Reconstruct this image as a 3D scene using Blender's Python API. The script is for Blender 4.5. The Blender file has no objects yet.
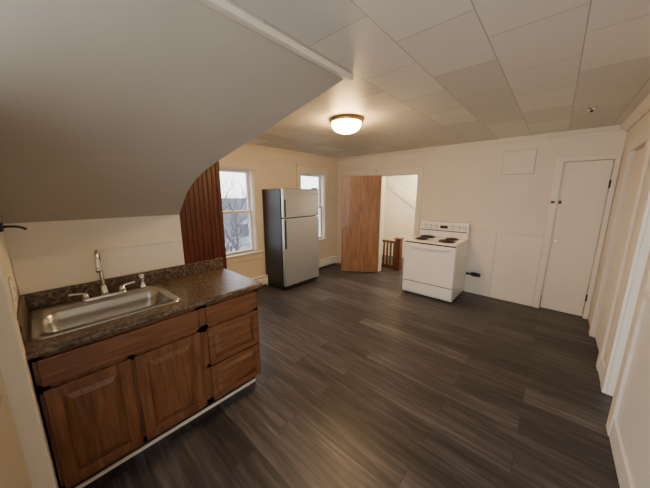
import bpy, bmesh, math, random
from mathutils import Vector, Matrix
random.seed(4)
S=bpy.context.scene
COL=S.collection
CEIL=2.346; YB=4.55; XL=-3.69; XR=0.49; XK=-2.28

# ---------------- materials ----------------
def newmat(n):
    m=bpy.data.materials.new(n); m.use_nodes=True
    nt=m.node_tree; b=nt.nodes['Principled BSDF']; return m,nt,b
def objco(nt,scale=(1,1,1),rot=(0,0,0)):
    t=nt.nodes.new('ShaderNodeTexCoord'); mp=nt.nodes.new('ShaderNodeMapping')
    mp.inputs['Scale'].default_value=scale; mp.inputs['Rotation'].default_value=rot
    nt.links.new(t.outputs['Object'],mp.inputs['Vector']); return mp.outputs['Vector']
def plain(n,c,rough=.5,metal=0,var=.04,scale=6,bump=0,coat=0):
    m,nt,b=newmat(n)
    v=objco(nt)
    no=nt.nodes.new('ShaderNodeTexNoise'); no.inputs['Scale'].default_value=scale; no.inputs['Detail'].default_value=4
    nt.links.new(v,no.inputs['Vector'])
    r=nt.nodes.new('ShaderNodeValToRGB')
    r.color_ramp.elements[0].position=.3; r.color_ramp.elements[1].position=.7
    r.color_ramp.elements[0].color=tuple(x*(1-var) for x in c)+(1,)
    r.color_ramp.elements[1].color=tuple(min(1,x*(1+var)) for x in c)+(1,)
    nt.links.new(no.outputs['Fac'],r.inputs['Fac']); nt.links.new(r.outputs['Color'],b.inputs['Base Color'])
    b.inputs['Roughness'].default_value=rough; b.inputs['Metallic'].default_value=metal
    b.inputs['Coat Weight'].default_value=coat
    if bump:
        bp=nt.nodes.new('ShaderNodeBump'); bp.inputs['Strength'].default_value=bump; bp.inputs['Distance'].default_value=.01
        nt.links.new(no.outputs['Fac'],bp.inputs['Height']); nt.links.new(bp.outputs['Normal'],b.inputs['Normal'])
    return m
def wood(n,c1,c2,sc,rough=.4,coat=.1):
    m,nt,b=newmat(n); v=objco(nt,sc)
    no=nt.nodes.new('ShaderNodeTexNoise'); no.inputs['Scale'].default_value=3; no.inputs['Detail'].default_value=7; no.inputs['Distortion'].default_value=.6
    nt.links.new(v,no.inputs['Vector'])
    r=nt.nodes.new('ShaderNodeValToRGB'); r.color_ramp.elements[0].position=.32; r.color_ramp.elements[1].position=.68
    r.color_ramp.elements[0].color=c1+(1,); r.color_ramp.elements[1].color=c2+(1,)
    nt.links.new(no.outputs['Fac'],r.inputs['Fac']); nt.links.new(r.outputs['Color'],b.inputs['Base Color'])
    b.inputs['Roughness'].default_value=rough; b.inputs['Coat Weight'].default_value=coat
    return m
M={}
M['wall']=plain('cream_wall_paint',(.77,.70,.58),.7,var=.03,scale=3,bump=.06)
M['shadegrey']=plain('slope_shade_grey',(.44,.40,.33),.7,var=.03,scale=3,bump=.08)  # slope shade put into the colour, cream made grey; door slab uses it too
M['white']=plain('white_wall_paint',(.80,.74,.62),.55,var=.02,scale=4,bump=.04)
M['trim']=plain('trim_paint',(.80,.72,.60),.45,var=.03)
M['door']=plain('door_white_paint',(.80,.72,.60),.5,var=.02)
M['cool']=plain('white_gloss_paint',(.78,.76,.72),.4,var=.02)
M['enamel']=plain('white_enamel',(.88,.87,.83),.22,var=.01,coat=.3)
M['black']=plain('black_plastic',(.02,.02,.022),.35,var=.1)
M['blackside']=plain('black_textured_steel',(.020,.021,.025),.42,var=.1,scale=60,bump=.1)
M['iron']=plain('dark_iron',(.05,.045,.045),.5,metal=.6)
M['chrome']=plain('chrome',(.75,.74,.72),.15,metal=1,var=.02)
M['brass']=plain('brass',(.65,.42,.16),.3,metal=1)
M['glassy']=plain('grey',(.3,.3,.3),.3)
M['cab']=wood('cabinet_oak_stain',(.125,.046,.018),(.245,.102,.041),(14,14,1.2),.35,.2)
M['cabh']=wood('cabinet_oak_stain_horizontal',(.125,.046,.018),(.245,.102,.041),(14,1.2,14),.35,.2)
M['cabdark']=plain('cabinet_toe_dark',(.035,.018,.010),.6)  # dark brown for the toe kick and the panelling backing
M['vdoor']=wood('veneer_door_wood',(.22,.100,.036),(.37,.19,.078),(9,9,.9),.4,.2)
M['rail']=wood('stair_rail_wood',(.08,.028,.012),(.15,.052,.022),(9,9,1),.35,.2)
M['snow']=plain('ground_winter_grass',(.22,.22,.20),.9,var=.3,scale=1)
M['bark']=plain('bark',(.10,.10,.11),.9,var=.3,scale=8)
M['siding']=plain('neighbour_siding',(.36,.40,.46),.8)
M['roof']=plain('neighbour_roof',(.12,.12,.14),.9)
m,nt,b=newmat('brushed_steel'); v=objco(nt,(2,2,120))
no=nt.nodes.new('ShaderNodeTexNoise'); no.inputs['Scale'].default_value=3; nt.links.new(v,no.inputs['Vector'])
r=nt.nodes.new('ShaderNodeValToRGB'); r.color_ramp.elements[0].color=(.42,.45,.49,1); r.color_ramp.elements[1].color=(.54,.57,.61,1)
nt.links.new(no.outputs['Fac'],r.inputs['Fac']); nt.links.new(r.outputs['Color'],b.inputs['Base Color'])
b.inputs['Metallic'].default_value=.75; b.inputs['Roughness'].default_value=.38; M['steel']=m
M['sink']=plain('sink_steel',(.48,.46,.43),.28,metal=.95,var=.05)
M['redwood']=wood('redbrown_beadboard',(.070,.015,.012),(.125,.029,.021),(10,10,1.0),.45,.1)
# countertop granite laminate
m,nt,b=newmat('speckled_laminate'); v=objco(nt)
n1=nt.nodes.new('ShaderNodeTexNoise'); n1.inputs['Scale'].default_value=42; n1.inputs['Detail'].default_value=6; n1.inputs['Roughness'].default_value=.8
nt.links.new(v,n1.inputs['Vector'])
r=nt.nodes.new('ShaderNodeValToRGB'); cr=r.color_ramp
cr.elements[0].position=.40; cr.elements[0].color=(.034,.022,.016,1)
cr.elements[1].position=.64; cr.elements[1].color=(.30,.225,.155,1)
e=cr.elements.new(.52); e.color=(.110,.074,.050,1)
nt.links.new(n1.outputs['Fac'],r.inputs['Fac']); nt.links.new(r.outputs['Color'],b.inputs['Base Color'])
b.inputs['Roughness'].default_value=.3; M['granite']=m
# floor planks
m,nt,b=newmat('grey_brown_vinyl_plank'); v=objco(nt)
br=nt.nodes.new('ShaderNodeTexBrick'); br.inputs['Scale'].default_value=1; br.inputs['Brick Width'].default_value=1.22; br.inputs['Row Height'].default_value=.178
br.inputs['Mortar Size'].default_value=.0013; br.offset=.37; br.inputs['Bias'].default_value=0
br.inputs['Color1'].default_value=(0,0,0,1); br.inputs['Color2'].default_value=(1,1,1,1); br.inputs['Mortar'].default_value=(0,0,0,1)
nt.links.new(v,br.inputs['Vector'])
mul=nt.nodes.new('ShaderNodeVectorMath'); mul.operation='MULTIPLY'; mul.inputs[1].default_value=(17,13,5)
nt.links.new(br.outputs['Color'],mul.inputs[0])
add=nt.nodes.new('ShaderNodeVectorMath'); add.operation='ADD'; nt.links.new(v,add.inputs[0]); nt.links.new(mul.outputs[0],add.inputs[1])
mp=nt.nodes.new('ShaderNodeMapping'); mp.inputs['Scale'].default_value=(.9,13,1); nt.links.new(add.outputs[0],mp.inputs['Vector'])
n1=nt.nodes.new('ShaderNodeTexNoise'); n1.inputs['Scale'].default_value=2.2; n1.inputs['Detail'].default_value=8; n1.inputs['Roughness'].default_value=.62; n1.inputs['Distortion'].default_value=.35
nt.links.new(mp.outputs[0],n1.inputs['Vector'])
r=nt.nodes.new('ShaderNodeValToRGB'); cr=r.color_ramp
cr.elements[0].position=.3; cr.elements[0].color=(.026,.024,.026,1)
cr.elements[1].position=.72; cr.elements[1].color=(.120,.108,.108,1)
e=cr.elements.new(.5); e.color=(.056,.050,.052,1)
nt.links.new(n1.outputs['Fac'],r.inputs['Fac'])
mr=nt.nodes.new('ShaderNodeMapRange'); mr.inputs['To Min'].default_value=.58; mr.inputs['To Max'].default_value=1.4
nt.links.new(br.outputs['Color'],mr.inputs['Value'])
vm=nt.nodes.new('ShaderNodeVectorMath'); vm.operation='SCALE'; nt.links.new(r.outputs['Color'],vm.inputs[0]); nt.links.new(mr.outputs[0],vm.inputs['Scale'])
mx=nt.nodes.new('ShaderNodeMix'); mx.data_type='RGBA'; nt.links.new(br.outputs['Fac'],mx.inputs[0]); nt.links.new(vm.outputs[0],mx.inputs[6]); mx.inputs[7].default_value=(.018,.015,.015,1)
nt.links.new(mx.outputs[2],b.inputs['Base Color'])
b.inputs['Roughness'].default_value=.42; b.inputs['Specular IOR Level'].default_value=.4
bp=nt.nodes.new('ShaderNodeBump'); bp.inputs['Strength'].default_value=.12; bp.inputs['Distance'].default_value=.004
nt.links.new(n1.outputs['Fac'],bp.inputs['Height']); nt.links.new(bp.outputs['Normal'],b.inputs['Normal'])
M['floor']=m
# ceiling tiles
m,nt,b=newmat('ceiling_tile'); v=objco(nt,(1,1,1),(0,0,math.pi/2))
br=nt.nodes.new('ShaderNodeTexBrick'); br.inputs['Scale'].default_value=1; br.inputs['Brick Width'].default_value=.54; br.inputs['Row Height'].default_value=.36
br.inputs['Mortar Size'].default_value=.003; br.inputs['Mortar Smooth'].default_value=.3; br.offset=.5
br.inputs['Color1'].default_value=(.56,.53,.47,1); br.inputs['Color2'].default_value=(.72,.68,.60,1); br.inputs['Mortar'].default_value=(.40,.37,.32,1)
nt.links.new(v,br.inputs['Vector'])
nz=nt.nodes.new('ShaderNodeTexNoise'); nz.inputs['Scale'].default_value=7; nz.inputs['Detail'].default_value=8; nz.inputs['Roughness'].default_value=.7; nt.links.new(v,nz.inputs['Vector'])
nt.links.new(br.outputs['Color'],b.inputs['Base Color'])
sb_=nt.nodes.new('ShaderNodeMath'); sb_.operation='MULTIPLY_ADD'; sb_.inputs[1].default_value=.55
nt.links.new(nz.outputs['Fac'],sb_.inputs[0]); nt.links.new(br.outputs['Fac'],sb_.inputs[2])
bp=nt.nodes.new('ShaderNodeBump'); bp.inputs['Strength'].default_value=.5; bp.inputs['Distance'].default_value=.01; bp.invert=True
nt.links.new(sb_.outputs[0],bp.inputs['Height']); nt.links.new(bp.outputs['Normal'],b.inputs['Normal'])
b.inputs['Roughness'].default_value=.45; M['ceil']=m
# lamp glass
m,nt,b=newmat('lit_frosted_glass'); b.inputs['Base Color'].default_value=(1,.9,.7,1)
tc=objco(nt); gn=nt.nodes.new('ShaderNodeTexNoise'); gn.inputs['Scale'].default_value=4; nt.links.new(tc,gn.inputs['Vector'])
gr=nt.nodes.new('ShaderNodeValToRGB'); gr.color_ramp.elements[0].color=(1,.60,.24,1); gr.color_ramp.elements[1].color=(1,.64,.28,1)
nt.links.new(gn.outputs['Fac'],gr.inputs['Fac']); nt.links.new(gr.outputs['Color'],b.inputs['Emission Color'])
b.inputs['Emission Strength'].default_value=140; M['lamp']=m
# window glass
m,nt,b=newmat('window_glass'); nt.nodes.remove(b)
tr=nt.nodes.new('ShaderNodeBsdfTransparent'); gl=nt.nodes.new('ShaderNodeBsdfGlossy'); gl.inputs['Roughness'].default_value=.05
ms=nt.nodes.new('ShaderNodeMixShader'); ms.inputs[0].default_value=.06
nt.links.new(tr.outputs[0],ms.inputs[1]); nt.links.new(gl.outputs[0],ms.inputs[2]); nt.links.new(ms.outputs[0],nt.nodes['Material Output'].inputs[0]); M['glass']=m

# ---------------- helpers ----------------
def link(o): COL.objects.link(o); return o
def empty(name,loc):
    e=bpy.data.objects.new(name,None); e.location=loc; e.empty_display_size=.1; return link(e)
def par(o,p):
    if p is not None:
        o.parent=p; o.matrix_parent_inverse=Matrix.Translation(-Vector(p.location))
    return o
def addbox(bm,b):
    x0,x1,y0,y1,z0,z1=b
    vs=[bm.verts.new(c) for c in ((x0,y0,z0),(x1,y0,z0),(x1,y1,z0),(x0,y1,z0),(x0,y0,z1),(x1,y0,z1),(x1,y1,z1),(x0,y1,z1))]
    for f in ((3,2,1,0),(4,5,6,7),(0,1,5,4),(1,2,6,5),(2,3,7,6),(3,0,4,7)): bm.faces.new([vs[i] for i in f])
def boxes(name,lst,mat,p=None,bev=0,seg=2):
    bm=bmesh.new()
    for b in lst: addbox(bm,b)
    me=bpy.data.meshes.new(name); bm.to_mesh(me); bm.free(); me.materials.append(M[mat])
    o=link(bpy.data.objects.new(name,me))
    if bev:
        md=o.modifiers.new('bevel','BEVEL'); md.width=bev; md.segments=seg; md.limit_method='ANGLE'
    return par(o,p)
def box(name,x0,x1,y0,y1,z0,z1,mat,p=None,bev=0,seg=2): return boxes(name,[(x0,x1,y0,y1,z0,z1)],mat,p,bev,seg)
def cyl(name,c,r,d,mat,axis='Z',p=None,r2=None,n=32,smooth=True):
    bm=bmesh.new(); bmesh.ops.create_cone(bm,cap_ends=True,segments=n,radius1=r,radius2=r if r2 is None else r2,depth=d)
    if axis=='X': bmesh.ops.rotate(bm,verts=bm.verts,matrix=Matrix.Rotation(math.pi/2,3,'Y'))
    if axis=='Y': bmesh.ops.rotate(bm,verts=bm.verts,matrix=Matrix.Rotation(-math.pi/2,3,'X'))
    bmesh.ops.translate(bm,verts=bm.verts,vec=c)
    for f in bm.faces: f.smooth=len(f.verts)==4
    me=bpy.data.meshes.new(name); bm.to_mesh(me); bm.free(); me.materials.append(M[mat])
    return par(link(bpy.data.objects.new(name,me)),p)
def tube(name,pts,r,mat,p=None,cyc=False,smooth=True):
    cu=bpy.data.curves.new(name,'CURVE'); cu.dimensions='3D'; cu.bevel_depth=r; cu.bevel_resolution=4; cu.use_fill_caps=True
    sp=cu.splines.new('NURBS' if smooth else 'POLY'); sp.points.add(len(pts)-1)
    for q,c in zip(sp.points,pts): q.co=(*c,1)
    if smooth: sp.order_u=min(4,len(pts)); sp.use_endpoint_u=True
    sp.use_cyclic_u=cyc
    cu.materials.append(M[mat]); return par(link(bpy.data.objects.new(name,cu)),p)
def revolve(name,prof,c,mat,p=None,n=40):
    bm=bmesh.new(); rings=[]
    for (r,z) in prof:
        rings.append([bm.verts.new((c[0]+r*math.cos(2*math.pi*i/n),c[1]+r*math.sin(2*math.pi*i/n),c[2]+z)) for i in range(n)])
    for a,b2 in zip(rings,rings[1:]):
        for i in range(n): bm.faces.new((a[i],a[(i+1)%n],b2[(i+1)%n],b2[i])).smooth=True
    bm.faces.new(rings[0]); bm.faces.new(rings[-1])
    bmesh.ops.recalc_face_normals(bm,faces=bm.faces)
    me=bpy.data.meshes.new(name); bm.to_mesh(me); bm.free(); me.materials.append(M[mat])
    return par(link(bpy.data.objects.new(name,me)),p)
def rrect(x0,x1,y0,y1,r,z,k=6):
    out=[]
    for cx,cy,a0 in ((x1-r,y1-r,0),(x0+r,y1-r,90),(x0+r,y0+r,180),(x1-r,y0+r,270)):
        for i in range(k+1):
            a=math.radians(a0+90*i/k); out.append((cx+r*math.cos(a),cy+r*math.sin(a),z))
    return out
def loft(name,loops,mat,p=None,cap=True):
    bm=bmesh.new(); L=[[bm.verts.new(c) for c in l] for l in loops]; n=len(L[0])
    for a,b2 in zip(L,L[1:]):
        for i in range(n): bm.faces.new((a[i],a[(i+1)%n],b2[(i+1)%n],b2[i])).smooth=True
    if cap: bm.faces.new(L[-1])
    bmesh.ops.recalc_face_normals(bm,faces=bm.faces)
    me=bpy.data.meshes.new(name); bm.to_mesh(me); bm.free(); me.materials.append(M[mat])
    return par(link(bpy.data.objects.new(name,me)),p)
def poly(name,faces,mat,p=None):
    bm=bmesh.new(); d={}
    for f in faces:
        vs=[]
        for c in f:
            k=tuple(round(x,5) for x in c)
            if k not in d: d[k]=bm.verts.new(c)
            vs.append(d[k])
        bm.faces.new(vs)
    bmesh.ops.recalc_face_normals(bm,faces=bm.faces)
    me=bpy.data.meshes.new(name); bm.to_mesh(me); bm.free(); me.materials.append(M[mat])
    return par(link(bpy.data.objects.new(name,me)),p)

# ---------------- room shell ----------------
box('floor',-3.84,1.75,-1.6,6.2,-.1,0,'floor')
box('ceiling',-3.84,1.75,-1.6,6.2,CEIL,CEIL+.1,'ceil')
W1=(1.66,2.38,.64,1.97); W2=(3.42,4.09,.64,1.99)
T=.15
def wallX(name,x0,x1,y0,y1,holes,mat):
    L=[]; y=y0
    for (a,b_,z0,z1) in holes:
        L.append((x0,x1,y,a,0,CEIL))
        if z0>0: L.append((x0,x1,a,b_,0,z0))
        L.append((x0,x1,a,b_,z1,CEIL)); y=b_
    L.append((x0,x1,y,y1,0,CEIL)); return boxes(name,L,mat)
wallX('wall_left',XL-T,XL,.9,YB+.12,[W1,W2],'wall')
OP=(-2.60,-1.87,1.94)   # hall doorway
D2=(-3.43,-2.80,1.94)   # white door near corner
D1=(.0,.44,1.985)
L=[]; x=XL
for a,b_,z in (D2,OP,D1):
    L.append((x,a,YB,YB+.12,0,CEIL)); L.append((a,b_,YB,YB+.12,z,CEIL)); x=b_
L.append((x,XR,YB,YB+.12,0,CEIL))
boxes('wall_back',L,'wall')
RO=(2.42,2.85,0,2.0); RD=(3.30,3.98,0,2.0)
wallX('wall_right',XR,XR+.12,-.6,YB+.12,[RO,RD],'wall')
boxes('closet_leak_block',[(-.1,1.62,5.2,5.3,0,CEIL),(-.2,-.1,YB+.12,5.3,0,CEIL),(XR+.12,1.62,YB+.13,YB+.2,0,CEIL)],'white')  # unseen backing added to stop light leaking round the closet door
boxes('wall_knee',[(XK-.1,XK,-.16,.77,0,1.419)],'wall')
poly('wall_dormer_return',[
 [(XK-.1,.77,0),(XL,1.02,0),(XL,.9,0),(XK-.1,.65,0)],
 [(XK-.1,.77,CEIL),(XL,1.02,CEIL),(XL,.9,CEIL),(XK-.1,.65,CEIL)],
 [(XK-.1,.77,0),(XL,1.02,0),(XL,1.02,CEIL),(XK-.1,.77,CEIL)],
 [(XK-.1,.65,0),(XL,.9,0),(XL,.9,CEIL),(XK-.1,.65,CEIL)]],'wall')
# sloped ceiling mass
K=(CEIL-1.42)/(XK*-1-1.1)
def sz(x): return CEIL+K*(x+1.1)
edge=[(-1.1,1.49),(-1.355,1.267),(-1.56,1.09),(-1.72,.945),(-1.80,.875),(-1.87,.822),(-1.95,.785),(-2.05,.765),(-2.16,.765),(XK,.77)]
pts=[(-1.1,-.6)]+edge+[(XK-.1,.77),(XK-.1,-.6)]
bot=[(x,y,sz(x)) for x,y in pts]; top=[(x,y,CEIL-.0005) for x,y in pts]
bm=bmesh.new(); vb=[bm.verts.new(c) for c in bot]; vt=[vb[0],vb[1]]+[bm.verts.new(c) for c in top[2:]]
bm.faces.new(vb); bm.faces.new(vt)
for i in range(len(pts)):
    j=(i+1)%len(pts)
    q=[vb[i],vb[j],vt[j],vt[i]]; u=[]
    for v_ in q:
        if v_ not in u: u.append(v_)
    if len(u)>2: bm.faces.new(u)
bmesh.ops.recalc_face_normals(bm,faces=bm.faces)
me=bpy.data.meshes.new('ceiling_slope'); bm.to_mesh(me); bm.free(); me.materials.append(M['shadegrey']); link(bpy.data.objects.new('ceiling_slope',me))
box('trim_slope_edge',-1.135,-1.09,-.6,1.50,CEIL-.035,CEIL-.001,'trim',bev=.008)
# near wall (left of frame)
poly('wall_near',[[(XK,-.14,0),(-1.66,-.14,0),(-1.66,-.14,sz(-1.66)),(XK,-.14,sz(XK))],
 [(XK,-.24,0),(-1.66,-.24,0),(-1.66,-.24,sz(-1.66)),(XK,-.24,sz(XK))],
 [(-1.66,-.14,0),(-1.66,-.24,0),(-1.66,-.24,sz(-1.66)),(-1.66,-.14,sz(-1.66))],
 [(XK,-.14,sz(XK)),(-1.66,-.14,sz(-1.66)),(-1.66,-.24,sz(-1.66)),(XK,-.24,sz(XK))]],'white')
box('trim_1',-1.665,-1.56,-.24,-.122,.0,1.90,'door',bev=.004)
d3=empty('door_3',(-1.15,-.2,0))
box('slab',-1.555,-.86,-.225,-.185,.005,1.92,'shadegrey',d3,.003)
for i,(z0,z1) in enumerate(((.2,.85),(1.0,1.75))): box('panel_%d'%i,-1.45,-.96,-.186,-.178,z0,z1,'shadegrey',d3,.005)
# hall behind back wall
boxes('wall_hall',[(-3.3,-1.2,6.0,6.1,0,CEIL),(-1.3,-1.2,YB+.12,6.0,0,CEIL),(-3.4,-3.3,YB+.12,6.1,0,CEIL)],'white')
poly('trim_stair_skirt',[[(-3.2,5.998,1.75),(-3.2,5.998,1.95),(-1.32,5.998,.65),(-1.32,5.998,.45)],[(-3.2,5.975,1.75),(-3.2,5.975,1.95),(-1.32,5.975,.65),(-1.32,5.975,.45)],
 [(-3.2,5.998,1.95),(-1.32,5.998,.65),(-1.32,5.975,.65),(-3.2,5.975,1.95)],[(-3.2,5.998,1.75),(-1.32,5.998,.45),(-1.32,5.975,.45),(-3.2,5.975,1.75)]],'white')
sr=empty('stair_railing',(-2.3,5.0,0))
for i,x in enumerate((-2.86,-2.78,-2.70,-2.62,-2.54,-2.46)): box('baluster_%d'%i,x-.018,x+.018,4.95,4.982,.07,.56,'rail',sr,.004)
box('newel_post',-2.42,-2.30,4.90,5.02,0,.66,'rail',sr,.006)
box('newel_cap',-2.435,-2.285,4.885,5.035,.66,.69,'rail',sr,.008)
box('top_rail',-2.95,-2.42,4.93,5.0,.56,.61,'rail',sr,.01)
box('bottom_rail',-2.95,-2.42,4.945,4.985,.0,.08,'rail',sr,.005)
# side room
boxes('wall_side_room',[(1.62,1.72,1.2,YB+.2,0,CEIL),(XR+.12,1.62,3.2,3.3,0,CEIL)],'white')

# ---- trims
def crown(name,a,b_,n,mat='trim'):
    a=Vector(a); b_=Vector(b_); n=Vector(n)
    prof=[(0,0),(.06,0),(.06,-.012),(.045,-.03),(.02,-.052),(.015,-.07),(0,-.07)]
    A=[a+n*u+Vector((0,0,CEIL-.001+w)) for u,w in prof]; B=[b_+n*u+Vector((0,0,CEIL-.001+w)) for u,w in prof]
    f=[A,B]
    for i in range(len(prof)):
        j=(i+1)%len(prof); f.append([A[i],A[j],B[j],B[i]])
    return poly(name,[[tuple(c) for c in q] for q in f],mat)
crown('trim_crown_left',(XL+.001,1.05,0),(XL+.001,YB-.001,0),(1,0,0))
crown('trim_crown_back',(XL+.062,YB-.001,0),(XR-.062,YB-.001,0),(0,-1,0))
crown('trim_crown_right',(XR-.001,-.5,0),(XR-.001,YB-.001,0),(-1,0,0))
def casing_back(name,a,b_,z,w=.09,mat='trim',r=None):
    r=w if r is None else r
    boxes(name,[(a-w,a,YB-.022,YB-.001,0,z),(b_,b_+r,YB-.022,YB-.001,0,z),(a-w,b_+r,YB-.026,YB-.001,z,z+.10),(a-w-.01 if w>.05 else a-w,b_+r+(.01 if r>.05 else 0),YB-.036,YB-.001,z+.10,z+.12)],mat,bev=.003)
casing_back('trim_door_casing_hall',OP[0],OP[1],OP[2],.085)
casing_back('trim_door_casing_corner',D2[0],D2[1],D2[2],.09)
boxes('trim_door_casing_closet',[(D1[0]-.07,D1[0],YB-.026,YB-.001,0,D1[2]),(D1[1],D1[1]+.045,YB-.026,YB-.001,0,D1[2]),(D1[0]-.07,D1[1]+.045,YB-.026,YB-.001,D1[2],D1[2]+.06)],'trim',bev=.004)
boxes('trim_hall_jamb',[(OP[0],OP[0]+.015,YB,YB+.12,0,OP[2]),(OP[1]-.015,OP[1],YB,YB+.12,0,OP[2]),(OP[0]+.015,OP[1]-.015,YB,YB+.12,OP[2]-.015,OP[2])],'trim')
d=empty('door_1',(.22,YB+.03,0))
box('slab',.008,.432,YB+.010,YB+.045,.012,1.974,'door',d,.003)
box('latch_plate',.015,.045,YB-.012,YB+.010,1.46,1.50,'iron',d,.003)
cyl('latch_knob',(.03,YB-.025,1.48),.012,.025,'iron','Y',d)
box('keeper',-.06,-.02,YB-.036,YB-.027,1.465,1.495,'iron',d,.002)
for i,z in enumerate((.28,1.70)): cyl('hinge_%d'%i,(.436,YB-.032,z),.008,.09,'iron','Z',d)
cyl('pull_knob',(.05,YB-.006,.98),.016,.034,'brass','Y',d)
d=empty('door_2',(-3.1,YB+.03,0))
box('slab',D2[0]+.006,D2[1]-.006,YB+.008,YB+.045,.012,1.93,'door',d,.003)
for i,(z0,z1) in enumerate(((.15,.85),(1.0,1.8))): box('panel_%d'%i,D2[0]+.1,D2[1]-.1,YB+.0,YB+.01,z0,z1,'door',d,.006)
# brown open door
bd=empty('open_wood_door',(-2.575,4.505,0))
ang=math.atan2(4.055-4.505,-3.185+2.575); Ld=.755
def rotbox(name,x0,x1,y0,y1,z0,z1,mat,p,bev=.002):
    o=box(name,x0,x1,y0,y1,z0,z1,mat,None,bev); o.parent=p; o.matrix_parent_inverse=Matrix.Identity(4)
    return o
bd.rotation_euler=(0,0,ang)
rotbox('slab',0,Ld,-.018,.018,.012,1.935,'vdoor',bd)
for s in (-1,1):
    o=revolve('knob_%s'%('a' if s<0 else 'b'),[(.025,0),(.025,.006),(.01,.01),(.01,.03),(.024,.04),(.027,.052),(.018,.064),(.004,.066)],(0,0,0),'brass')
    o.parent=bd; o.matrix_parent_inverse=Matrix.Translation((Ld-.06,.018*s,.93))@Matrix.Rotation(-s*math.pi/2,4,'X')
# baseboards
boxes('baseboard_right',[(XR-.035,XR-.001,-.6,RO[0]-.1,0,.14),(XR-.018,XR-.001,RO[1]+.1,RD[0]-.1,0,.14)],'cool',bev=.004)
# wainscot back wall right of stove
wb=empty('wainscot_back',(-.5,YB,0))
box('board_1',-1.76,-.610,YB-.008,YB-.001,.0,1.01,'white',wb,.002)
box('board_2',-.606,-.075,YB-.008,YB-.001,.0,1.01,'white',wb,.002)
box('seam',-.610,-.606,YB-.003,YB-.001,.0,1.01,'glassy',wb)
box('cap_rail',-1.76,-.075,YB-.030,YB-.001,1.01,1.045,'trim',wb,.005)
# access panel
ap=empty('access_panel',(-.45,YB,2.0))
box('board',-.645,-.285,YB-.022,YB-.001,1.86,2.17,'wall',ap,.004)
boxes('outline_sheet',[(-.650,-.280,YB-.004,YB-.001,1.855,2.175)],'glassy',ap)  # grey sheet behind the board, shows as a thin outline
# right wall casings / wainscot
boxes('trim_right_opening_casing',[(XR-.04,XR-.001,RO[0]-.1,RO[0],0,2.0),(XR-.022,XR-.001,RO[1],RO[1]+.1,0,2.0),(XR-.026,XR-.001,RO[0]-.1,RO[1]+.1,2.0,2.1)],'trim',bev=.003)
boxes('trim_right_door_casing',[(XR-.022,XR-.001,RD[0]-.1,RD[0],0,2.0),(XR-.022,XR-.001,RD[1],RD[1]+.1,0,2.0),(XR-.026,XR-.001,RD[0]-.1,RD[1]+.1,2.0,2.1)],'trim',bev=.003)
d=empty('door_4',(XR+.04,3.64,0)); box('slab',XR+.02,XR+.06,RD[0]+.006,RD[1]-.006,.012,1.99,'door',d,.003)
for i,(z0,z1) in enumerate(((.15,.85),(1.0,1.85))): box('panel_%d'%i,XR+.012,XR+.021,RD[0]+.1,RD[1]-.1,z0,z1,'door',d,.006)
wr=empty('wainscot_right',(XR,1,0))
box('board',XR-.022,XR-.001,-.6,RO[0]-.1,.14,.99,'cool',wr)
box('cap_rail',XR-.045,XR-.001,-.6,RO[0]-.1,.99,1.03,'cool',wr,.006)

# ---------------- windows ----------------
def window(n,W):
    y0,y1,z0,z1=W; x=XL
    e=empty('window_%d'%n,(x,(y0+y1)/2,z0))
    w=.095
    boxes('casing',[(x+.001,x+.022,y0-w,y0,z0,z1),(x+.001,x+.022,y1,y1+w,z0,z1),(x+.001,x+.026,y0-w,y1+w,z1,z1+.11),(x+.001,x+.045,y0-w-.015,y1+w+.015,z1+.11,z1+.13),
        (x+.001,x+.02,y0-w,y1+w,z0-.12,z0-.03)],'trim',e,.003)
    box('stool',x-.10,x+.05,y0-w-.02,y1+w+.02,z0-.03,z0,'trim',e,.006)
    boxes('jamb',[(x-.13,x,y0,y0+.015,z0,z1),(x-.13,x,y1-.015,y1,z0,z1),(x-.13,x,y0+.015,y1-.015,z1-.015,z1)],'cool',e)
    zm=(z0+z1)/2-.0
    for nm,xx,a,b_ in (('lower_sash',x-.06,z0,zm+.02),('upper_sash',x-.10,zm-.02,z1-.015)):
        t=.040
        boxes(nm,[(xx-.015,xx+.015,y0+.016,y0+.016+t,a,b_),(xx-.015,xx+.015,y1-.016-t,y1-.016,a,b_),(xx-.015,xx+.015,y0+.016+t,y1-.016-t,a,a+t),(xx-.015,xx+.015,y0+.016+t,y1-.016-t,b_-t,b_)],'cool',e,.003)
        box(nm+'_glass',xx-.002,xx+.002,y0+.05,y1-.05,a+.03,b_-.03,'glass',e)
    box('sash_lock',x-.075,x-.045,(y0+y1)/2-.03,(y0+y1)/2+.03,zm+.02,zm+.035,'brass',e,.003)
window(1,W1); window(2,W2)
# panelling on left wall: backing sheet with tongue-and-groove boards
pn=empty('beadboard_panelling',(XL+.04,1.4,0))
box('backing',XL+.050,XL+.056,1.04,1.815,.0,2.06,'cabdark',pn)
yy=1.04; i=0
while yy<1.78:
    box('board_%d'%i,XL+.056,XL+.068,yy,yy+.058,.0,2.06,'redwood',pn,.003); yy+=.0647; i+=1
# baseboard heaters
def heater(y0,y1):
    e=empty('baseboard_heater',(XL+.04,(y0+y1)/2,0))
    pr=[(0,.03),(.055,.03),(.062,.045),(.062,.13),(.045,.165),(.03,.19),(0,.19)]
    A=[(XL+.002+u,y0,z) for u,z in pr]; B=[(XL+.002+u,y1,z) for u,z in pr]
    poly('cover',[A,B]+[[A[i],A[(i+1)%7],B[(i+1)%7],B[i]] for i in range(7)],'enamel',e)
    box('lower_slot',XL+.004,XL+.05,y0,y1,.0,.03,'black',e)
    box('upper_slot',XL+.040,XL+.055,y0+.02,y1-.02,.158,.166,'black',e)
    for y in (y0,y1): box('end_cap',XL+.002,XL+.07,y-.012,y+.012,.0,.195,'enamel',e,.004)
heater(1.9,2.53); heater(3.45,4.45)

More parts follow.
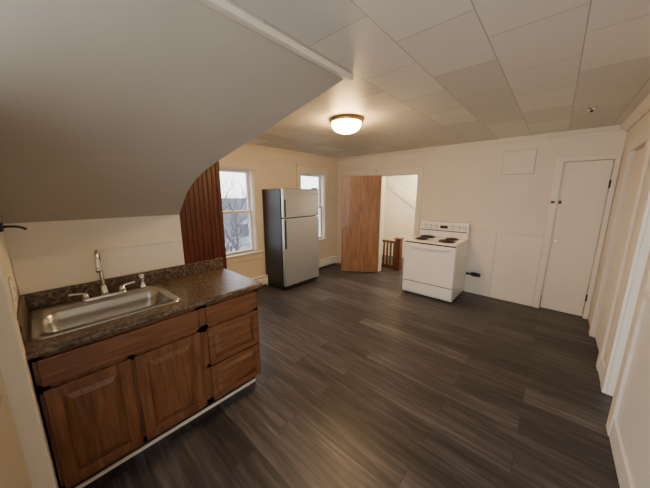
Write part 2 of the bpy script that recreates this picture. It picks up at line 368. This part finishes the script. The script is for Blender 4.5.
# ---------------- ceiling lamp ----------------
cl=empty('ceiling_light',(-1.74,2.28,CEIL))
LC=(-1.74,2.28,CEIL-.001)
revolve('brass_pan',[(.04,0),(.165,0),(.172,-.008),(.172,-.03),(.160,-.036),(.14,-.036)],LC,'brass',cl)
revolve('glass_dome',[(.152,-.037),(.152,-.055),(.140,-.085),(.108,-.113),(.06,-.13),(.02,-.136),(.005,-.137)],LC,'lamp',cl)
revolve('finial',[(.012,-.138),(.012,-.146),(.007,-.156),(.002,-.160)],LC,'brass',cl,16)
sd=empty('smoke_detector',(.13,3.48,CEIL))
revolve('housing',[(.03,0),(.042,0),(.042,-.008),(.025,-.018),(.012,-.02)],(.13,3.48,CEIL-.001),'chrome',sd)
revolve('sensor',[(.012,-.02),(.012,-.03),(.004,-.032)],(.13,3.48,CEIL-.001),'iron',sd,16)

# ---------------- refrigerator ----------------
fr=empty('refrigerator',(-3.4,2.97,0))
fx0,fx1,fy0,fy1=-3.675,-3.20,2.54,3.33
box('cabinet_body',fx0,fx1,fy0,fy1,.03,1.665,'blackside',fr,.008)
box('gasket_gap',fx1,fx1+.012,fy0+.012,fy1-.012,.10,1.655,'black',fr)
box('freezer_door',fx1+.012,fx1+.075,fy0,fy1,1.215,1.67,'steel',fr,.012,3)
box('fresh_food_door',fx1+.012,fx1+.075,fy0,fy1,.09,1.205,'steel',fr,.012,3)
box('freezer_handle_recess',fx1+.074,fx1+.082,fy0+.008,fy0+.04,1.23,1.50,'black',fr,.003)
box('door_handle_recess',fx1+.074,fx1+.082,fy0+.008,fy0+.04,.72,1.19,'black',fr,.003)
box('kick_grille',fx1,fx1+.04,fy0+.02,fy1-.02,.025,.085,'black',fr)
box('hinge_cover',fx1-.02,fx1+.06,fy1-.09,fy1-.02,1.67,1.69,'black',fr,.005)
for i,(x,y) in enumerate(((fx0+.05,fy0+.05),(fx1-.02,fy0+.05),(fx0+.05,fy1-.05),(fx1-.02,fy1-.05))): cyl('foot_%d'%i,(x,y,.015),.02,.03,'black','Z',fr,n=16)
box('badge',fx1+.075,fx1+.078,fy1-.13,fy1-.07,1.57,1.59,'chrome',fr)

# ---------------- stove ----------------
st=empty('electric_range',(-1.34,4.2,0))
sx0,sx1,sy0,sy1=-1.735,-.965,3.84,4.515; H=.885
box('body',sx0+.004,sx1-.004,sy0+.03,sy1,.02,H-.03,'enamel',st,.004)
box('cooktop',sx0,sx1,sy0+.0,sy1,H-.03,H,'enamel',st,.010,3)
box('storage_drawer',sx0+.006,sx1-.006,sy0+.008,sy0+.032,.05,.215,'enamel',st,.008,3)
box('oven_door',sx0+.006,sx1-.006,sy0+.0,sy0+.032,.227,.835,'enamel',st,.010,3)
box('seam_drawer',sx0+.012,sx1-.012,sy0+.022,sy0+.03,.215,.227,'iron',st)
box('seam_top',sx0+.012,sx1-.012,sy0+.022,sy0+.03,.835,H-.03,'iron',st)
tube('oven_handle',[(sx0+.10,sy0+.002,.795),(sx0+.10,sy0-.03,.795),(sx0+.13,sy0-.04,.795),(sx1-.13,sy0-.04,.795),(sx1-.10,sy0-.03,.795),(sx1-.10,sy0+.002,.795)],.011,'enamel',st,smooth=False)
pr=[(sy1-.09,H),(sy1,H),(sy1,1.125),(sy1-.03,1.135),(sy1-.055,1.12),(sy1-.075,.95)]
A=[(sx0+.003,y,z) for y,z in pr]; B=[(sx1-.003,y,z) for y,z in pr]
o=poly('backguard',[A,B]+[[A[i],A[(i+1)%6],B[(i+1)%6],B[i]] for i in range(6)],'enamel',st)
md=o.modifiers.new('b','BEVEL'); md.width=.006; md.segments=2; md.limit_method='ANGLE'
fy=lambda z: sy1-.075+(z-.95)/(.17)*.02
box('clock_display',-1.40,-1.28,fy(1.04)-.006,fy(1.04)+.01,1.025,1.075,'black',st,.003)
box('control_line',sx0+.02,sx1-.02,fy(.99)-.003,fy(.99)+.01,.980,.994,'iron',st)
for i,x in enumerate((-1.65,-1.56,-1.47,-1.21,-1.12,-1.03)):
    cyl('knob_%d'%i,(x,fy(1.05)-.014,1.05),.021,.028,'enamel','Y',st,r2=.024)
    cyl('knob_ring_%d'%i,(x,fy(1.05)-.002,1.05),.030,.006,'glassy','Y',st)
def burner(i,x,y,R):
    revolve('drip_pan_%d'%i,[(R+.012,.001),(R+.016,.006),(R+.004,.007),(R-.01,.003),(.01,.002)],(x,y,H-.001),'iron',st)
    pts=[]; t=3.5 if R>.08 else 2.6
    n=int(t*20)
    for k in range(n+1):
        a=2*math.pi*k/20; rr=.018+(R-.02)*k/n
        pts.append((x+rr*math.cos(a),y+rr*math.sin(a),H+.013))
    tube('coil_%d'%i,pts,.0065,'black',st)
burner(0,-1.53,4.02,.085); burner(1,-1.15,4.02,.105); burner(2,-1.53,4.28,.105); burner(3,-1.15,4.28,.085)
for i,(x,y) in enumerate(((sx0+.05,sy0+.07),(sx1-.05,sy0+.07),(sx0+.05,sy1-.05),(sx1-.05,sy1-.05))): cyl('leg_%d'%i,(x,y,.011),.02,.022,'black','Z',st,n=16)
# gas pipe
gp=empty('gas_pipe',(-.85,4.45,.34))
tube('pipe',[(-.945,4.46,.335),(-.78,4.46,.335)],.017,'iron',gp,smooth=False)
cyl('valve_body',(-.83,4.46,.335),.03,.06,'iron','X',gp)
cyl('cap',(-.77,4.46,.335),.028,.045,'iron','X',gp,n=6)
tube('wall_stub',[(-.83,4.46,.335),(-.83,4.538,.335)],.014,'iron',gp,smooth=False)
box('valve_lever',-.87,-.79,4.43,4.445,.362,.376,'black',gp,.002)

# ---------------- kitchen base cabinet ----------------
kc=empty('kitchen_base_cabinet',(-1.95,.47,0))
cy0,cy1=-.115,1.07; cf=-1.68
CT=.90
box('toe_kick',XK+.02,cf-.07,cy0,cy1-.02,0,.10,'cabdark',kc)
box('toe_strip',cf-.069,cf-.062,cy0,cy1-.02,0,.022,'trim',kc)
boxes('carcass',[(XK+.02,cf-.02,cy0,cy0+.018,.10,CT-.04),(XK+.02,cf-.02,.625,.643,.10,CT-.04),(XK+.02,cf-.02,cy1-.018,cy1,.10,CT-.04),(XK+.02,cf-.02,cy0,cy1,.10,.118),(XK+.02,XK+.03,cy0,cy1,.118,CT-.04)],'cab',kc)
boxes('face_frame',[(cf-.02,cf,cy0,cy0+.04,.10,CT-.04),(cf-.02,cf,.595,.675,.10,CT-.04),(cf-.02,cf,cy1-.04,cy1,.10,CT-.04),
  (cf-.02,cf,cy0,cy1,CT-.07,CT-.04),(cf-.02,cf,cy0,cy1,.10,.14),(cf-.02,cf,cy0,cy1,.66,.71),(cf-.02,cf,.22,.26,.10,.69),(cf-.02,cf,.64,cy1,.38,.41)],'cab',kc,.001)
def rp(name,y0,y1,z0,z1,mat='cab',fw=.055):
    x=cf+.001; t=.019
    boxes(name+'_frame',[(x,x+t,y0,y0+fw,z0,z1),(x,x+t,y1-fw,y1,z0,z1),(x,x+t,y0+fw,y1-fw,z0,z0+fw),(x,x+t,y0+fw,y1-fw,z1-fw,z1)],mat,kc,.003)
    a=(y0+fw,y1-fw,z0+fw,z1-fw); g=.035
    o1=[(x+.004,a[0],a[2]),(x+.004,a[1],a[2]),(x+.004,a[1],a[3]),(x+.004,a[0],a[3])]
    o2=[(x+.004,a[0]+.008,a[2]+.008),(x+.004,a[1]-.008,a[2]+.008),(x+.004,a[1]-.008,a[3]-.008),(x+.004,a[0]+.008,a[3]-.008)]
    o3=[(x+.018,a[0]+g,a[2]+g),(x+.018,a[1]-g,a[2]+g),(x+.018,a[1]-g,a[3]-g),(x+.018,a[0]+g,a[3]-g)]
    f=[]
    for P,Q in ((o1,o2),(o2,o3)):
        for i in range(4): j=(i+1)%4; f.append([P[i],P[j],Q[j],Q[i]])
    f.append(o3); poly(name+'_panel',f,mat,kc)
rp('door_left',cy0+.015,.230,.12,.678); rp('door_right',.248,.612,.12,.678)
rp('drawer_middle',.662,cy1-.018,.405,.678,'cabh',.035); rp('drawer_bottom',.662,cy1-.018,.12,.39,'cabh',.035)
def slabfront(name,y0,y1,z0,z1):
    boxes(name,[(cf+.001,cf+.018,y0,y1,z0,z1)],'cabh',kc,.007,3)
slabfront('drawer_top',.662,cy1-.018,.70,.838); slabfront('false_front',cy0+.015,.612,.70,.838)
# countertop with sink cut-out
hx0,hx1,hy0,hy1=-2.17,-1.78,-.075,.515
ct=empty('countertop',(-1.95,.47,CT))
cx0,cx1,ca,cb=XK+.003,-1.65,-.137,1.095
boxes('slab',[(cx0,hx0,ca,cb,CT-.038,CT),(hx1,cx1,ca,cb,CT-.038,CT),(hx0,hx1,ca,hy0,CT-.038,CT),(hx0,hx1,hy1,cb,CT-.038,CT)],'granite',ct)
tube('front_nose',[(cx1,ca,CT-.019),(cx1,cb,CT-.019)],.019,'granite',ct,smooth=False)
box('backsplash_lip',cx0,cx0+.02,ca,cb,CT,CT+.10,'granite',ct,.005)
box('side_lip',cx0+.02,-1.72,ca,ca+.018,CT,CT+.10,'granite',ct,.005)
sb=empty('backsplash_board',(XK,.3,1.1))
box('panel',XK+.002,XK+.010,ca,.765,CT+.103,1.205,'white',sb,.002)
box('edge_strip',XK+.002,XK+.016,ca,.765,1.205,1.222,'white',sb,.003)
# sink
sk=empty('kitchen_sink',(-1.96,.22,CT))
sX0,sX1,sY0,sY1=-2.24,-1.74,-.112,.55
e1=CT+.001
def RR(i,o_,r,z): return rrect(sX0+i+ (.09 if o_ else 0),sX1-i,sY0+i,sY1-i,r,z)
loft('bowl',[RR(0,0,.05,e1),RR(.004,0,.05,e1+.006),RR(.012,0,.048,e1+.009),RR(.02,0,.045,e1+.005),RR(.045,1,.06,e1+.005),RR(.052,1,.06,e1-.004),RR(.062,1,.06,CT-.05),RR(.072,1,.06,CT-.13),RR(.10,1,.05,CT-.155),RR(.13,1,.04,CT-.160)],'sink',sk)
cyl('drain_ring',(-1.93,.22,CT-.157),.045,.006,'chrome','Z',sk); cyl('drain_cup',(-1.93,.22,CT-.153),.028,.004,'black','Z',sk)
# faucet
FX=-2.185; FY=.225
fa=empty('kitchen_faucet',(FX,FY,CT))
fz=CT+.012
loft('deck_plate',[rrect(FX-.028,FX+.028,FY-.12,FY+.12,.027,fz-.004),rrect(FX-.028,FX+.028,FY-.12,FY+.12,.027,fz+.006),rrect(FX-.02,FX+.02,FY-.11,FY+.11,.019,fz+.012)],'chrome',fa)
revolve('spout_base',[(.024,.008),(.024,.03),(.018,.045),(.015,.07),(.012,.075)],(FX,FY,fz),'chrome',fa,24)
tube('gooseneck',[(FX,FY,fz+.06),(FX,FY,fz+.15),(FX,FY,fz+.24),(FX+.01,FY,fz+.30),(FX+.055,FY-.01,fz+.325),(FX+.10,FY-.02,fz+.30),(FX+.112,FY-.022,fz+.25),(FX+.113,FY-.022,fz+.22)],.0115,'chrome',fa)
cyl('aerator',(FX+.113,FY-.022,fz+.208),.014,.03,'chrome','Z',fa)
for i,y in enumerate((FY-.095,FY+.095)):
    revolve('handle_base_%d'%i,[(.02,.008),(.02,.028),(.014,.042),(.006,.046)],(FX,y,fz),'chrome',fa,24)
    s=-1 if i==0 else 1
    tube('lever_%d'%i,[(FX,y,fz+.04),(FX+.005,y+s*.03,fz+.05),(FX+.01,y+s*.075,fz+.056)],.0075,'chrome',fa)
sp=empty('side_sprayer',(FX,.44,CT))
revolve('base',[(.022,-.004),(.022,.01),(.015,.02),(.013,.05),(.018,.07),(.016,.095),(.006,.10)],(FX,.44,fz),'chrome',sp,24)
# small things on near wall
ow=empty('wall_outlet',(-1.95,-.13,1.13))
box('plate',-1.99,-1.915,-.139,-.132,1.06,1.18,'enamel',ow,.003)
for i,z in enumerate((1.095,1.145)): box('socket_%d'%i,-1.968,-1.937,-.133,-.129,z-.014,z+.014,'cool',ow,.003)
th=empty('paper_towel_holder',(-2.05,-.12,1.42))
box('bracket',-2.10,-2.0,-.139,-.125,1.40,1.44,'iron',th,.003)
tube('arm',[(-2.05,-.13,1.42),(-2.05,-.07,1.425),(-2.05,-.05,1.40)],.006,'iron',th)

# ---------------- exterior ----------------
box('ground_outside',-40,-3.9,-25,35,-3.2,-3.1,'snow')
def tree(name,x,y,h,seed):
    rnd=random.Random(seed); cu=bpy.data.curves.new(name,'CURVE'); cu.dimensions='3D'; cu.bevel_depth=1; cu.bevel_resolution=1
    def grow(p,d,l,r,dep):
        n=4; pts=[p.copy()]
        for k in range(n):
            d=(d+Vector((rnd.uniform(-.15,.15),rnd.uniform(-.15,.15),rnd.uniform(-.02,.1)))).normalized(); p=p+d*l/n; pts.append(p.copy())
        s=cu.splines.new('POLY'); s.points.add(n)
        for k,q in enumerate(pts): s.points[k].co=(*q,1); s.points[k].radius=r*(1-.45*k/n)
        if dep>0:
            for k in range(4):
                q=pts[rnd.randint(2,n)]; dd=(d+Vector((rnd.uniform(-.9,.9),rnd.uniform(-.9,.9),rnd.uniform(-.1,.5)))).normalized()
                grow(q,dd,l*.66,r*.5,dep-1)
    grow(Vector((0,0,0)),Vector((0,0,1)),h*.42,h*.016,4)
    cu.materials.append(M['bark']); o=link(bpy.data.objects.new(name,cu)); o.location=(x,y,-3.1)
for i,(x,y,h) in enumerate(((-11,5.4,5.2),(-12,7.0,4.8),(-13,8.6,5.6),(-15,6.3,6),(-11.5,10.5,5),(-14,12.8,6),(-12,15,5.5),(-18,10,6.5))): tree('bare_tree',x,y,h,i+3)
nh=empty('neighbouring_house',(-24,16,-3.1))
box('walls',-28,-22,11,21,-3.1,-.6,'siding',nh)
poly('roof_gable',[[(-28.3,10.7,-.6),(-21.7,10.7,-.6),(-25,10.7,1.2)],[(-28.3,21.3,-.6),(-21.7,21.3,-.6),(-25,21.3,1.2)],[(-21.7,10.7,-.6),(-25,10.7,1.2),(-25,21.3,1.2),(-21.7,21.3,-.6)],[(-28.3,10.7,-.6),(-25,10.7,1.2),(-25,21.3,1.2),(-28.3,21.3,-.6)]],'roof',nh)
for i in range(3): box('house_window_%d'%i,-21.99,-21.95,12.5+i*3,13.4+i*3,-2.4,-1.2,'roof',nh)
yf=empty('yard_fence',(-9,7,-3.1))
box('fence_boards',-9.05,-9.0,0,14,-3.1,-1.6,'bark',yf)
for i in range(8): box('fence_post_%d'%i,-9.0,-8.9,i*2,i*2+.1,-3.1,-1.5,'bark',yf)

# ---------------- lights ----------------
w=bpy.data.worlds.new('overcast_sky'); S.world=w; w.use_nodes=True; nt=w.node_tree; bg=nt.nodes['Background']
tc=nt.nodes.new('ShaderNodeTexCoord'); sx=nt.nodes.new('ShaderNodeSeparateXYZ'); rm=nt.nodes.new('ShaderNodeValToRGB')
nt.links.new(tc.outputs['Generated'],sx.inputs[0]); nt.links.new(sx.outputs['Z'],rm.inputs['Fac']); nt.links.new(rm.outputs[0],bg.inputs[0])
rm.color_ramp.elements[0].position=0; rm.color_ramp.elements[0].color=(.95,.97,1,1); rm.color_ramp.elements[1].position=.6; rm.color_ramp.elements[1].color=(.84,.90,1,1)
bg.inputs['Strength'].default_value=5.0
def plight(name,loc,e,c,r=.1):
    l=bpy.data.lights.new(name,'POINT'); l.energy=e; l.color=c; l.shadow_soft_size=r; o=link(bpy.data.objects.new(name,l)); o.location=loc
plight('hall_fill_light',(-2.0,5.5,2.15),70,(1,.88,.70))  # point light added to brighten the stair hall, no fixture modelled

# ---------------- camera ----------------
cam=bpy.data.cameras.new('camera'); co=link(bpy.data.objects.new('camera',cam)); S.camera=co
co.location=(0,0,1.58); co.rotation_euler=(math.radians(90-10.97),0,math.radians(41.8))
cam.sensor_width=36; cam.lens=36*256/650; cam.clip_start=.02
